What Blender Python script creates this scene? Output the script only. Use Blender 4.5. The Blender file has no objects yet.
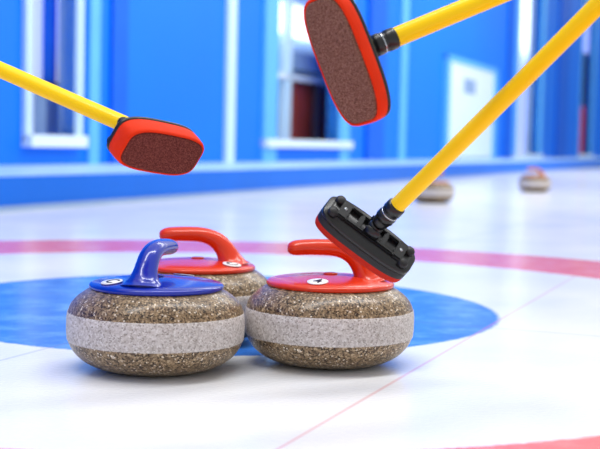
import bpy, bmesh, math, random
from mathutils import Vector, Matrix
sc=bpy.context.scene
sc.view_settings.view_transform='Standard'
sc.view_settings.look='None'
sc.view_settings.exposure=0.0

def s2l(c):
    return tuple(((v/255)/12.92 if v/255<=0.04045 else ((v/255+0.055)/1.055)**2.4) for v in c)+(1,)

# ------------------------------------------------------------- materials
def mat(name,rgb,rough=0.5,spec=0.5,coat=0.0,var=0.0,vscale=5,bump=0.0,bscale=50,metal=0,emit=0):
    m=bpy.data.materials.new(name); m.use_nodes=True
    nt=m.node_tree; b=nt.nodes['Principled BSDF']
    b.inputs['Base Color'].default_value=s2l(rgb)
    b.inputs['Roughness'].default_value=rough
    b.inputs['Specular IOR Level'].default_value=spec
    b.inputs['Coat Weight'].default_value=coat
    b.inputs['Coat Roughness'].default_value=0.08
    b.inputs['Metallic'].default_value=metal
    if emit:
        b.inputs['Emission Color'].default_value=s2l(rgb)
        b.inputs['Emission Strength'].default_value=emit
    tc=nt.nodes.new('ShaderNodeTexCoord')
    n=nt.nodes.new('ShaderNodeTexNoise'); n.inputs['Scale'].default_value=vscale; n.inputs['Detail'].default_value=4
    nt.links.new(tc.outputs['Object'],n.inputs['Vector'])
    mx=nt.nodes.new('ShaderNodeMix'); mx.data_type='RGBA'
    c=s2l(rgb)
    mx.inputs['A'].default_value=tuple(max(0,v*(1-var)) for v in c[:3])+(1,)
    mx.inputs['B'].default_value=tuple(min(1,v*(1+var)) for v in c[:3])+(1,)
    nt.links.new(n.outputs['Fac'],mx.inputs['Factor'])
    nt.links.new(mx.outputs['Result'],b.inputs['Base Color'])
    if bump:
        n2=nt.nodes.new('ShaderNodeTexNoise'); n2.inputs['Scale'].default_value=bscale; n2.inputs['Detail'].default_value=3
        nt.links.new(tc.outputs['Object'],n2.inputs['Vector'])
        bp=nt.nodes.new('ShaderNodeBump'); bp.inputs['Strength'].default_value=bump; bp.inputs['Distance'].default_value=0.002
        nt.links.new(n2.outputs['Fac'],bp.inputs['Height']); nt.links.new(bp.outputs['Normal'],b.inputs['Normal'])
    return m

M_blue=mat('wall_blue_paint',(0,118,238),0.5,0.2,var=0.10,vscale=0.8)
M_blue_d=mat('frame_blue_dark',(0,98,216),0.5,0.2,var=0.1)
M_blue_l=mat('frame_blue_light',(96,182,252),0.4,0.3,var=0.1)
M_pale=mat('frame_pale',(205,232,254),0.4,0.3,var=0.05)
M_board=mat('board_blue',(8,106,216),0.45,0.2,var=0.1,vscale=2)
M_plat=mat('platform_top_pale',(186,222,250),0.4,0.3,var=0.05)
M_sill=mat('sill_white',(232,244,253),0.3,0.5,var=0.05)
M_kick=mat('kick_grey',(140,165,200),0.5,0.4,var=0.1)
M_white=mat('panel_white',(222,234,248),0.4,0.4,var=0.05)
M_door=mat('door_paint_pale',(220,235,253),0.4,0.4,var=0.05)
M_grey=mat('panel_grey',(140,166,200),0.4,0.4,var=0.25,vscale=3)
M_brown=mat('door_brown',(156,62,54),0.5,0.3,var=0.3,vscale=4)
M_dark=mat('panel_dark',(70,66,90),0.4,0.4,var=0.2)
M_lamp=mat('lamp_white',(245,250,255),0.4,0.4,emit=1.6)
M_glow=mat('alcove_painted_glow',(226,238,252),0.5,0.3,emit=.55)  # alcove shell glows by itself, emission stands in for light inside the room
M_redp=mat('panel_red',(200,28,44),0.5,0.3,var=0.2)
M_yel=mat('handle_yellow',(255,212,0),0.4,0.2,coat=0.10,var=0.03)
M_blk=mat('plastic_black',(13,14,17),0.32,0.5,var=0.2,vscale=40,bump=0.1,bscale=300)
M_blk2=mat('rubber_black',(22,22,26),0.5,0.4,var=0.2,vscale=40)
M_red=mat('brush_red_fabric',(224,50,8),0.65,0.15,var=0.12,vscale=60,bump=0.25,bscale=500)
M_redk=mat('brush_red_dark',(186,36,20),0.65,0.15,var=0.2,vscale=90,bump=0.25,bscale=500)
M_steel=mat('steel',(170,175,180),0.25,0.5,metal=0.9)
M_cred=mat('cover_red',(214,50,6),0.26,0.3,coat=0.3,var=0.05,vscale=20)
M_cblue=mat('cover_blue',(4,38,165),0.22,0.4,coat=0.4,var=0.05,vscale=20)
M_cyel=mat('cover_orange',(190,110,50),0.3,0.5,coat=0.4,var=0.05,vscale=20)
M_lab=mat('label_white',(248,248,248),0.4,0.3)
M_ink=mat('label_ink',(20,20,50),0.5,0.3)

def ramp(nt,stops,interp='LINEAR'):
    r=nt.nodes.new('ShaderNodeValToRGB'); r.color_ramp.interpolation=interp
    e=r.color_ramp.elements
    while len(e)>1: e.remove(e[0])
    e[0].position=stops[0][0]; e[0].color=s2l(stops[0][1])
    for p,c in stops[1:]:
        x=e.new(p); x.color=s2l(c)
    return r

def granite(name,stops,rough,scale,bump,coat,mot=((165,152,138),(255,255,255))):
    m=bpy.data.materials.new(name); m.use_nodes=True
    nt=m.node_tree; b=nt.nodes['Principled BSDF']; L=nt.links
    tc=nt.nodes.new('ShaderNodeTexCoord')
    v=nt.nodes.new('ShaderNodeTexVoronoi'); v.inputs['Scale'].default_value=scale
    L.new(tc.outputs['Object'],v.inputs['Vector'])
    sep=nt.nodes.new('ShaderNodeSeparateColor'); L.new(v.outputs['Color'],sep.inputs[0])
    r=ramp(nt,stops,'CONSTANT'); L.new(sep.outputs[0],r.inputs[0])
    n=nt.nodes.new('ShaderNodeTexNoise'); n.inputs['Scale'].default_value=scale*0.3; n.inputs['Detail'].default_value=5
    L.new(tc.outputs['Object'],n.inputs['Vector'])
    rn=ramp(nt,[(0.3,mot[0]),(0.7,mot[1])]); L.new(n.outputs['Fac'],rn.inputs[0])
    mx=nt.nodes.new('ShaderNodeMix'); mx.data_type='RGBA'; mx.blend_type='MULTIPLY'; mx.inputs['Factor'].default_value=0.8
    L.new(r.outputs[0],mx.inputs['A']); L.new(rn.outputs[0],mx.inputs['B'])
    L.new(mx.outputs['Result'],b.inputs['Base Color'])
    b.inputs['Roughness'].default_value=rough; b.inputs['Coat Weight'].default_value=coat; b.inputs['Coat Roughness'].default_value=0.15
    b.inputs['Specular IOR Level'].default_value=.35
    bp=nt.nodes.new('ShaderNodeBump'); bp.inputs['Strength'].default_value=bump; bp.inputs['Distance'].default_value=0.001
    L.new(sep.outputs[1],bp.inputs['Height']); L.new(bp.outputs['Normal'],b.inputs['Normal'])
    return m
M_gran=granite('granite_polished',[(0,(62,47,34)),(0.15,(108,88,65)),(0.38,(142,119,90)),(0.65,(167,143,110)),(0.88,(198,176,144)),(0.96,(244,233,214))],0.36,400,0.12,0.2)
M_band=granite('granite_striking_band',[(0,(164,156,151)),(0.12,(192,184,180)),(0.45,(208,201,198)),(0.8,(220,215,213))],0.6,420,0.12,0.0,((222,219,217),(255,255,255)))

def padmat(name,cols):
    m=bpy.data.materials.new(name); m.use_nodes=True
    nt=m.node_tree; b=nt.nodes['Principled BSDF']; L=nt.links
    tc=nt.nodes.new('ShaderNodeTexCoord')
    n=nt.nodes.new('ShaderNodeTexNoise'); n.inputs['Scale'].default_value=600; n.inputs['Detail'].default_value=4
    L.new(tc.outputs['Object'],n.inputs['Vector'])
    r=ramp(nt,[(0.36,cols[0]),(0.5,cols[1]),(0.66,cols[2])]); L.new(n.outputs['Fac'],r.inputs[0])
    L.new(r.outputs[0],b.inputs['Base Color']); b.inputs['Roughness'].default_value=0.9; b.inputs['Specular IOR Level'].default_value=.15
    bp=nt.nodes.new('ShaderNodeBump'); bp.inputs['Strength'].default_value=0.3; bp.inputs['Distance'].default_value=0.001
    L.new(n.outputs['Fac'],bp.inputs['Height']); L.new(bp.outputs['Normal'],b.inputs['Normal'])
    return m
M_pad1=padmat('brush_pad_maroon',[(74,34,32),(100,50,45),(126,72,64)])
M_pad2=padmat('brush_pad_brown',[(82,56,46),(118,84,70),(152,120,104)])

# ------------------------------------------------------------- helpers
def link(o,parent=None):
    sc.collection.objects.link(o)
    if parent: o.parent=parent
    return o
def empty(name,loc=(0,0,0),rotz=0,mtx=None):
    o=bpy.data.objects.new(name,None); o.empty_display_size=0.05
    sc.collection.objects.link(o)
    if mtx is not None: o.matrix_world=mtx
    else:
        o.location=loc; o.rotation_euler=(0,0,rotz)
    return o
def mesh_obj(name,bm,mats,parent=None,smooth=True):
    me=bpy.data.meshes.new(name)
    bmesh.ops.recalc_face_normals(bm,faces=bm.faces)
    bm.to_mesh(me); bm.free()
    for m in (mats if isinstance(mats,list) else [mats]): me.materials.append(m)
    if smooth:
        for p in me.polygons: p.use_smooth=True
    return link(bpy.data.objects.new(name,me),parent)
def loft(bm,rings,caps=True,closed=True,mi=None):
    vs=[[bm.verts.new(p) for p in r] for r in rings]
    for i in range(len(vs)-1):
        n=len(vs[i])
        for j in range(n):
            f=bm.faces.new((vs[i][j],vs[i][(j+1)%n],vs[i+1][(j+1)%n],vs[i+1][j]))
            if mi: f.material_index=mi[i]
    if caps:
        f=bm.faces.new(vs[0][::-1]); 
        if mi: f.material_index=mi[0]
        f=bm.faces.new(vs[-1])
        if mi: f.material_index=mi[-1]
def catmull(P,k):
    out=[]
    n=len(P)
    for i in range(n-1):
        p0=P[max(i-1,0)];p1=P[i];p2=P[i+1];p3=P[min(i+2,n-1)]
        for j in range(k):
            t=j/k
            out.append([0.5*((2*b)+(-a+c)*t+(2*a-5*b+4*c-d)*t*t+(-a+3*b-3*c+d)*t**3) for a,b,c,d in zip(p0,p1,p2,p3)])
    out.append(list(P[-1])); return out
def lathe(bm,prof,seg=96,mi=None):
    rings=[[(r*math.cos(2*math.pi*j/seg),r*math.sin(2*math.pi*j/seg),z) for j in range(seg)] for r,z in prof]
    loft(bm,rings,True,True,mi)
def rod(bm,p0,p1,prof,seg=28):
    """turned rod, prof = list of (distance along axis, radius)"""
    p0=Vector(p0);p1=Vector(p1);d=(p1-p0).normalized()
    x=d.orthogonal().normalized();y=d.cross(x)
    rings=[[tuple(p0+d*t+(x*math.cos(a)+y*math.sin(a))*r) for a in [2*math.pi*j/seg for j in range(seg)]] for t,r in prof]
    loft(bm,rings)

# ------------------------------------------------------------- curling stones
HT=.138
def stone(loc,ang,cover,labang):
    root=empty('curling_stone',loc,0)
    prof=[(0.004,.005),(.05,.005),(.058,.001),(.064,0.0),(.073,.0008),(.092,.0045),(.111,.012),(.127,.0235),(.137,.036),(.1425,.0485)]
    p=catmull(prof,5)
    nb=len(p)
    band=[(.1428,.0490),(.1436,.0498),(.1447,.0595),(.1450,.072),(.1447,.0845),(.1436,.0942),(.1428,.0950)]
    top=catmull([(.1425,.0955),(.138,.1065),(.1295,.1168),(.119,.1250),(.107,.1320),(.093,.1365),(.078,HT),(.004,HT)],5)
    allp=p+band+top
    mi=[0]*(nb)+[1]*(len(band)-1)+[0]*(len(top)+1)
    bm=bmesh.new(); lathe(bm,allp,128,mi); mesh_obj('granite_body',bm,[M_gran,M_band],root)
    d=HT-.114
    bm=bmesh.new()
    cp=catmull([(.108,.1085+d),(.1095,.1115+d),(.108,.1155+d),(.101,.1185+d),(.085,.1215+d),(.06,.1245+d),(.03,.127+d),(.002,.128+d)],5)
    lathe(bm,cp,96); mesh_obj('handle_cover',bm,cover,root)
    # gooseneck handle, swept, local +x = neck side
    path=[(.066,.1155,.040,.034),(.064,.1215,.031,.027),(.061,.129,.0240,.0222),(.0555,.140,.0198,.0196),(.048,.151,.0182,.0178),(.038,.161,.0176,.0165),(.022,.1690,.0174,.0148),(.003,.1730,.0176,.0141),(-.022,.1735,.0176,.0138),(-.045,.1725,.0174,.0135),(-.060,.1710,.0165,.0130),(-.0685,.1700,.0138,.0108),(-.0735,.1695,.0084,.0066),(-.0748,.1695,.001,.001)]
    pp=catmull(path,5)
    rings=[]
    for i,(x,z,w,h) in enumerate(pp):
        a=pp[max(i-1,0)];b=pp[min(i+1,len(pp)-1)]
        t=Vector((b[0]-a[0],0,b[1]-a[1])).normalized()
        if i<6: t=Vector((-.25,0,1)).normalized()
        nrm=Vector((0,1,0)).cross(t)
        ring=[]
        for j in range(28):
            th=2*math.pi*j/28
            ring.append(tuple(Vector((x,0,z+d))+Vector((0,1,0))*w*math.cos(th)+nrm*h*math.sin(th)))
        rings.append(ring)
    bm=bmesh.new(); loft(bm,rings); h=mesh_obj('gooseneck_handle',bm,cover,root)
    h.rotation_euler=(0,0,ang)
    bm=bmesh.new(); lathe(bm,[(.002,.1275+d),(.012,.1275+d),(.0125,.129+d),(.010,.1305+d),(.002,.131+d)],32); mesh_obj('centre_bolt_cap',bm,cover,root)
    for k,(la,r,lt) in enumerate(labang):
        bm=bmesh.new(); lathe(bm,[(.0005,0),(.0175,0),(.0175,.0012),(.0005,.0013)],32)
        dd=mesh_obj('label_disc_%d'%(k+1),bm,M_lab,root)
        tilt=Matrix.Rotation(la,4,'Z')@Matrix.Translation((r,0,.1226+d))@Matrix.Rotation(R(9),4,'Y')
        dd.matrix_local=tilt
        cu=bpy.data.curves.new('letter','FONT'); cu.body=lt; cu.size=.030; cu.align_x='CENTER'; cu.align_y='CENTER'; cu.extrude=.0003; cu.offset=.0003
        cu.materials.append(M_ink)
        t=bpy.data.objects.new('label_letter_%d'%(k+1),cu); link(t,root)
        t.matrix_local=tilt@Matrix.Translation((0,0,.0016))@Matrix.Rotation(math.pi/2,4,'Z')
    return root
R=math.radians
stone((-.2316,1.980,0),R(-102),M_cblue,[(R(-141),.084,'C'),(R(62),.08,'C')])
stone((.054,2.0756,0),R(-4),M_cred,[(R(-106),.082,'4')])
stone((-.192,2.300,0),R(-8),M_cred,[(R(-38),.086,'C')])
stone((.875,8.08,0),R(150),M_cyel,[(R(-90),.082,'B')])
stone((2.02,10.55,0),R(10),M_cyel,[(R(-90),.082,'D')])

# ------------------------------------------------------------- brooms
def outline(L,W,z,sc_=1.0,n=88,e=4.6,inset=0.0):
    pts=[]
    for j in range(n):
        t=2*math.pi*j/n
        c,s=math.cos(t),math.sin(t)
        x=abs(c)**(2/e)*(1 if c>=0 else -1); y=abs(s)**(2/e)*(1 if s>=0 else -1)
        hw=W/2*(1-0.13*abs(x)**2.5)
        k=1-sc_
        pts.append(((L/2-k*W/2)*x,(hw-k*W/2)*y,z))
    return pts
def broom(attach,n,a,hend,L=.185,W=.075,hr=.0125,total=1.15,ferrule=.055,pad=None,side=None,deep=0.0,mi=None):
    """attach: socket point on the back of head; n: outward normal of the pad; a: long axis; hend: point on handle axis"""
    attach=Vector(attach); n=Vector(n).normalized(); a=Vector(a); a=(a-n*a.dot(n)).normalized()
    z=-n; y=z.cross(a)
    M=Matrix(((a.x,y.x,z.x,attach.x),(a.y,y.y,z.y,attach.y),(a.z,y.z,z.z,attach.z),(0,0,0,1)))
    root=empty('curling_broom',mtx=M)
    D=deep
    bm=bmesh.new()
    loft(bm,[outline(L,W,-.0367-D,.76),outline(L,W,-.0362-D,.84),outline(L,W,-.0325-D,.89)]); mesh_obj('pad_fabric',bm,pad,root)
    bm=bmesh.new()
    loft(bm,[outline(L,W,-.0328-D,.86),outline(L,W,-.0350-D,.90),outline(L,W,-.0340-D,.95),outline(L,W,-.030-D,.985),outline(L,W,-.021-D,1.0),outline(L,W,-.014,1.0),outline(L,W,-.0105,.96)],mi=mi)
    mesh_obj('pad_cover',bm,side,root)
    bm=bmesh.new()
    loft(bm,[outline(L,W,-.0115,.93),outline(L,W,-.011,1.0),outline(L,W,-.006,1.0),outline(L,W,-.0035,.95),outline(L,W,-.0035,.78),outline(L,W,-.001,.70),outline(L,W,0,.66)])
    mesh_obj('back_plate',bm,M_blk,root)
    bm=bmesh.new()
    for sy in (-1,1):
        bmesh.ops.create_cube(bm,size=1,matrix=Matrix.Translation((0,sy*W*.22,.002))@Matrix.Diagonal((L*.55,.006,.009,1)))
    for sx in (-1,1):
        bmesh.ops.create_cube(bm,size=1,matrix=Matrix.Translation((sx*L*.32,0,.0025))@Matrix.Diagonal((.016,W*.55,.010,1)))
        bmesh.ops.create_cube(bm,size=1,matrix=Matrix.Translation((sx*L*.14,0,.002))@Matrix.Diagonal((.008,W*.45,.009,1)))
    bmesh.ops.bevel(bm,geom=bm.edges[:],offset=.0018,segments=2,affect='EDGES')
    mesh_obj('plate_ribs',bm,M_blk,root,False)
    bm=bmesh.new()
    for sx in (-1,1):
        for sy in (-1,1):
            rod(bm,(sx*L*.40,sy*W*.22,-.006),(sx*L*.40,sy*W*.22,1),[(0,.0085),(.009,.0085),(.0115,.007),(.0120,.001)],20)
    mesh_obj('latch_knobs',bm,M_blk2,root)
    bm=bmesh.new()
    for sx in (-1,1):
        rod(bm,(sx*L*.32,0,.007),(sx*L*.32,0,1),[(0,.003),(.001,.003),(.0015,.0005)],16)
    mesh_obj('screws',bm,M_steel,root)
    Mi=M.inverted()
    bm=bmesh.new()
    for sy in (-1,1):
        bmesh.ops.create_cube(bm,size=1,matrix=Matrix.Translation((0,sy*.0135,.009))@Matrix.Diagonal((.026,.006,.022,1)))
    bmesh.ops.bevel(bm,geom=bm.edges[:],offset=.002,segments=2,affect='EDGES')
    bmesh.ops.create_uvsphere(bm,u_segments=24,v_segments=16,radius=.0125,matrix=Matrix.Translation((0,0,.012)))
    mesh_obj('swivel_joint',bm,M_blk,root)
    p0=Vector((0,0,.012))
    dirv=((Mi@Vector(hend))-p0).normalized()
    bm=bmesh.new()
    rod(bm,p0,p0+dirv,[(.004,.010),(.012,.0125),(.018,.0135),(.022,.0135),(.023,.0152),(.032,.0152),(.033,.0140),(.040,.0140),(.041,.0152),(ferrule-.002,.0150),(ferrule,hr)] if ferrule>.04 else [(.004,.010),(ferrule-.002,.0130),(ferrule,hr)])
    mesh_obj('ferrule',bm,M_blk,root)
    if ferrule>.04:
        bm=bmesh.new()
        rod(bm,p0,p0+dirv,[(.0335,.0143),(.034,.0147),(.0355,.0147),(.036,.0143)])
        mesh_obj('clamp_ring',bm,M_steel,root)
    bm=bmesh.new()
    rod(bm,p0,p0+dirv,[(ferrule-.004,hr-.0008),(ferrule,hr),(total-.15,hr),(total-.002,hr),(total,hr-.003)])
    mesh_obj('shaft',bm,M_yel,root)
    bm=bmesh.new()
    rod(bm,p0,p0+dirv,[(total-.002,hr+.0005),(total,hr+.002),(total+.03,hr+.002),(total+.034,hr-.002)])
    mesh_obj('end_cap',bm,M_blk2,root)
    return root
broom((-.227,1.818,.376),(.57,-.60,-.56),(.76,.60,-.24),(-.486,1.962,.480),L=.152,W=.074,hr=.0128,ferrule=.016,pad=M_pad1,side=M_red,deep=.006)
broom((.0672,1.6416,.4931),(-.58,-.74,-.34),(.37,.10,-.92),(.2475,1.687,.5756),L=.182,W=.082,hr=.0136,pad=M_pad2,side=M_red,deep=-.003)
broom((.109,1.855,.241),(-.42,.66,-.62),(.70,.10,-.66),(.387,1.616,.567),L=.163,W=.068,pad=M_redk,side=[M_blk2,M_redk],mi=[1,1,1,1,0,0],deep=.003)

# ------------------------------------------------------------- ice
T=Vector((.367,.930,0)).normalized(); N=Vector((T.y,-T.x,0))
O=Vector((-2.146,8.70,0))
HC=(-.2026,2.7563)
def ice_mat():
    m=bpy.data.materials.new('curling_ice'); m.use_nodes=True
    nt=m.node_tree; L=nt.links; b=nt.nodes['Principled BSDF']
    geo=nt.nodes.new('ShaderNodeTexCoord')
    def math_(op,a,b_=None,c=None):
        n=nt.nodes.new('ShaderNodeMath'); n.operation=op
        for i,v in enumerate((a,b_,c)):
            if v is None: continue
            if isinstance(v,(int,float)): n.inputs[i].default_value=v
            else: L.new(v,n.inputs[i])
        return n.outputs[0]
    sx=nt.nodes.new('ShaderNodeSeparateXYZ'); L.new(geo.outputs['Object'],sx.inputs[0])
    x=math_('SUBTRACT',sx.outputs[0],HC[0]); y=math_('SUBTRACT',sx.outputs[1],HC[1])
    r=math_('SQRT',math_('ADD',math_('MULTIPLY',x,x),math_('MULTIPLY',y,y)))
    no=nt.nodes.new('ShaderNodeTexNoise'); no.inputs['Scale'].default_value=60; no.inputs['Detail'].default_value=3
    L.new(geo.outputs['Object'],no.inputs['Vector'])
    r=math_('ADD',r,math_('MULTIPLY',math_('SUBTRACT',no.outputs['Fac'],.5),.016))
    def step(v,e,s=.006):   # 1 when v<e
        n=nt.nodes.new('ShaderNodeMapRange'); n.inputs['From Min'].default_value=e-s; n.inputs['From Max'].default_value=e+s
        n.inputs['To Min'].default_value=1; n.inputs['To Max'].default_value=0
        L.new(v,n.inputs['Value']); return n.outputs[0]
    def along(ox,oy,nx,ny):
        d=math_('ADD',math_('MULTIPLY',math_('SUBTRACT',sx.outputs[0],ox),nx),math_('MULTIPLY',math_('SUBTRACT',sx.outputs[1],oy),ny))
        return math_('ABSOLUTE',d)
    big=nt.nodes.new('ShaderNodeTexNoise'); big.inputs['Scale'].default_value=2.2; big.inputs['Detail'].default_value=5
    L.new(geo.outputs['Object'],big.inputs['Vector'])
    base=ramp(nt,[(0.3,(228,231,236)),(0.5,(240,240,241)),(0.7,(248,247,246))]); L.new(big.outputs['Fac'],base.inputs[0])
    def mix(fac,A,col):
        n=nt.nodes.new('ShaderNodeMix'); n.data_type='RGBA'; L.new(fac,n.inputs['Factor']); L.new(A,n.inputs['A'])
        if isinstance(col,tuple): n.inputs['B'].default_value=s2l(col)
        else: L.new(col,n.inputs['B'])
        return n.outputs['Result']
    mid=nt.nodes.new('ShaderNodeTexNoise'); mid.inputs['Scale'].default_value=9; mid.inputs['Detail'].default_value=6; mid.inputs['Roughness'].default_value=.65
    L.new(geo.outputs['Object'],mid.inputs['Vector'])
    bl=ramp(nt,[(0.3,(48,110,204)),(0.5,(72,134,218)),(0.72,(118,170,234))]); L.new(mid.outputs['Fac'],bl.inputs[0])
    rd=ramp(nt,[(0.3,(232,98,100)),(0.5,(238,118,118)),(0.72,(242,150,148))]); L.new(mid.outputs['Fac'],rd.inputs[0])
    col=base.outputs[0]
    ringm=math_('MULTIPLY',step(r,1.8076),math_('SUBTRACT',1,step(r,1.3226)))
    col=mix(ringm,col,rd.outputs[0])
    col=mix(step(r,.6515),col,bl.outputs[0])
    col=mix(step(r,.16),col,(236,236,240))
    col=mix(math_('MULTIPLY',step(along(HC[0],HC[1],T.x,T.y),.004,.002),.30),col,(120,125,140))
    col=mix(math_('MULTIPLY',step(along(HC[0],HC[1],N.x,N.y),.004,.002),.30),col,(120,125,140))
    col=mix(math_('MULTIPLY',step(along(.244,2.14,N.x,N.y),.003,.002),.38),col,(225,110,120))
    L.new(col,b.inputs['Base Color'])
    b.inputs['Roughness'].default_value=.20; b.inputs['IOR'].default_value=1.31; b.inputs['Specular IOR Level'].default_value=.5
    pb=nt.nodes.new('ShaderNodeTexNoise'); pb.inputs['Scale'].default_value=120; pb.inputs['Detail'].default_value=2
    L.new(geo.outputs['Object'],pb.inputs['Vector'])
    bp=nt.nodes.new('ShaderNodeBump'); bp.inputs['Strength'].default_value=.25; bp.inputs['Distance'].default_value=.002
    L.new(pb.outputs['Fac'],bp.inputs['Height']); L.new(bp.outputs['Normal'],b.inputs['Normal'])
    return m
bm=bmesh.new()
vs=[bm.verts.new(p) for p in ((-15,-6,0),(30,-6,0),(30,50,0),(-15,50,0))]; bm.faces.new(vs)
mesh_obj('floor',bm,ice_mat(),None,False)

# ------------------------------------------------------------- hall
def wbox(bm,org,s0,s1,o0,o1,z0,z1):
    v=[]
    for s in (s0,s1):
        for o in (o0,o1):
            for z in (z0,z1):
                p=org+T*s+N*o; v.append(bm.verts.new((p.x,p.y,z)))
    for f in ((0,1,3,2),(4,6,7,5),(0,4,5,1),(2,3,7,6),(0,2,6,4),(1,5,7,3)):
        bm.faces.new([v[i] for i in f])
def boxes(name,lst,m,parent=None,org=O):
    bm=bmesh.new()
    for b in lst: wbox(bm,org,*b)
    return mesh_obj(name,bm,m,parent,False)
def group(e,obs):
    inv=Matrix.Translation(-Vector(e.location))
    for o in obs:
        o.parent=e; o.matrix_parent_inverse=inv
H=6.0
ops=[(.32,.97,.39,2.6),(5.0,7.05,.41,2.6),(17.8,20.4,.25,4.4),(26.2,28.4,.25,4.4)]
segs=[]; s=-14
for a,b_,z0,z1 in ops:
    segs.append((s,a,-.15,0,.165,H)); segs.append((a,b_,-.15,0,.165,z0)); segs.append((a,b_,-.15,0,z1,H)); s=b_
segs.append((s,46,-.15,0,.165,H))
boxes('wall_left',segs,M_blue)
boxes('wall_far',[(46.2,46.35,-.15,14,0,H)],M_blue)
e=empty('walkway',tuple(O+T*10))
group(e,[boxes('platform',[(-14,46,0,1.57,0,.165)],M_plat),
 boxes('side_board',[(-14,46,1.57,1.62,.028,.172)],M_board),
 boxes('kick_strip',[(-14,46,1.56,1.635,0,.028)],M_kick)])
boxes('trim_1',[(1.15,1.30,0,.03,.165,H),(9.6,9.9,0,.03,.165,H)],M_blue_l)
boxes('trim_2',[(1.5,1.75,0,.03,.165,H),(8.1,8.8,0,.05,.165,H),(16.8,17.2,0,.05,.165,H),(22.5,24,0,.05,.165,H)],M_blue_d)
boxes('trim_3',[(3.72,3.90,0,.04,.165,H)],M_pale)
def window(k,s0,s1,z0,z1,fm,depth,parts,w=.07,ext=(1.6,1.6),shell=None):
    e=empty('window_%d'%k,tuple((O+T*(s0+s1)/2+Vector((0,0,(z0+z1)/2)))))
    obs=[boxes('frame',[(s0-w,s0,-.15,.04,z0-w,z1+w),(s1,s1+w,-.15,.04,z0-w,z1+w),(s0,s1,-.15,.04,z1,z1+w)],fm),
         boxes('sill',[(s0-w,s1+w,-.15,.09,z0-.09,z0)],M_sill),
         boxes('alcove_shell',[(s0-.3,s1+ext[0],-depth-.06,-depth,z0-.3,z1+.6),(s1+ext[0],s1+ext[0]+.05,-depth-.06,-.16,z0-.3,z1+.6)],shell or M_white)]
    for i,(nm,b,m) in enumerate(parts):
        obs.append(boxes(nm,[b],m))
    group(e,obs)
window(1,.32,.97,.39,2.6,M_pale,.45,[('cabinet',(1.0,1.25,-.40,-.28,.3,.78),M_grey),('shelf',(.9,1.8,-.40,-.25,.78,.81),M_dark),('post',(1.12,1.17,-.40,-.3,.39,2.6),M_blue_d),('brown_panel',(1.40,1.5,-.40,-.3,.3,.95),M_brown),('grey_panel',(1.52,1.75,-.40,-.3,.3,1.0),M_grey)],ext=(1.2,),w=.06,shell=M_glow)
window(2,5.0,7.05,.41,2.6,M_blue_l,.75,[('inner_door',(7.1,8.4,-.69,-.6,.3,1.15),M_brown),('crossbar',(6.0,9.5,-.68,-.5,1.15,1.22),M_white),('duct',(6.9,8.5,-.68,-.55,1.3,1.52),M_grey),('lamp_strip',(6.4,8.3,-.68,-.6,1.72,2.1),M_lamp),('post_1',(6.6,6.72,-.6,-.5,.3,2.6),M_pale),('post_2',(7.65,7.78,-.58,-.5,.3,1.15),M_dark),('post_3',(8.45,8.55,-.62,-.55,.3,2.6),M_blue_d)],w=.35,ext=(3.5,),shell=M_pale)
window(3,17.8,20.4,.25,4.4,M_blue_l,.55,[('mullion',(20.5,20.8,-.3,-.2,.25,4.4),M_grey),('lamp_strip',(20.9,21.6,-.4,-.3,2.6,4.3),M_lamp)],w=.25,ext=(4.2,),shell=M_glow)
window(4,26.2,28.4,.25,4.4,M_blue_l,.55,[('red_banner',(28.2,29.4,-.3,-.2,.25,1.6),M_redp),('brown_banner',(28.1,29.8,-.4,-.35,1.6,3.2),M_brown)],w=.2,ext=(5,),shell=M_glow)
e=empty('door_1',tuple(O+T*14.0+Vector((0,0,1))))
group(e,[boxes('leaf',[(12.2,15.5,.01,.05,.19,1.78)],M_door),boxes('door_frame',[(12.0,12.2,.002,.08,.178,1.86),(15.5,15.7,.002,.08,.178,1.86),(12.0,15.7,.002,.08,1.78,1.86)],M_blue_l),
     boxes('notice',[(13.2,14.0,.05,.06,1.3,1.55)],M_grey),boxes('door_handle',[(15.0,15.2,.05,.10,.85,.95)],M_steel)])

# ------------------------------------------------------------- lights
w=bpy.data.worlds.new('World'); sc.world=w; w.use_nodes=True
w.node_tree.nodes['Background'].inputs[0].default_value=(.96,.98,1,1)
w.node_tree.nodes['Background'].inputs[1].default_value=.82
def area(name,loc,sx,sy,power,tgt=None,col=(1,1,1)):
    l=bpy.data.lights.new(name,'AREA'); l.shape='RECTANGLE'; l.size=sx; l.size_y=sy; l.energy=power; l.color=col
    o=bpy.data.objects.new(name,l); sc.collection.objects.link(o); o.location=loc
    if tgt:
        o.rotation_euler=(Vector(tgt)-Vector(loc)).to_track_quat('-Z','Y').to_euler()
    return o
area('ceiling_light',(-1.0,1.4,4.2),.5,3,95,(-.1,2.2,0),(1,.98,.95))
area('ceiling_light',(1.4,3.0,4.2),.5,3,80,(0,2.2,0))
area('ceiling_light',(2.5,9,5),1,5,250,(-.5,11,.5))
area('ceiling_light',(7,17,5.5),1,6,450,(3,20,.5))

# ------------------------------------------------------------- camera
cam=bpy.data.cameras.new('camera'); co=bpy.data.objects.new('camera',cam); sc.collection.objects.link(co)
pt,ro=.0667,.0236
fw=Vector((0,math.cos(pt),-math.sin(pt))); up=Vector((0,math.sin(pt),math.cos(pt))); rt=Vector((1,0,0))
r2=rt*math.cos(ro)+up*math.sin(ro); u2=-rt*math.sin(ro)+up*math.cos(ro)
co.matrix_world=Matrix(((r2.x,u2.x,-fw.x,0),(r2.y,u2.y,-fw.y,0),(r2.z,u2.z,-fw.z,.374),(0,0,0,1)))
cam.sensor_width=36; cam.lens=1219.3*36/600; cam.clip_start=.05; cam.clip_end=200
cam.dof.use_dof=True; cam.dof.focus_distance=1.93; cam.dof.aperture_fstop=4.8
sc.camera=co
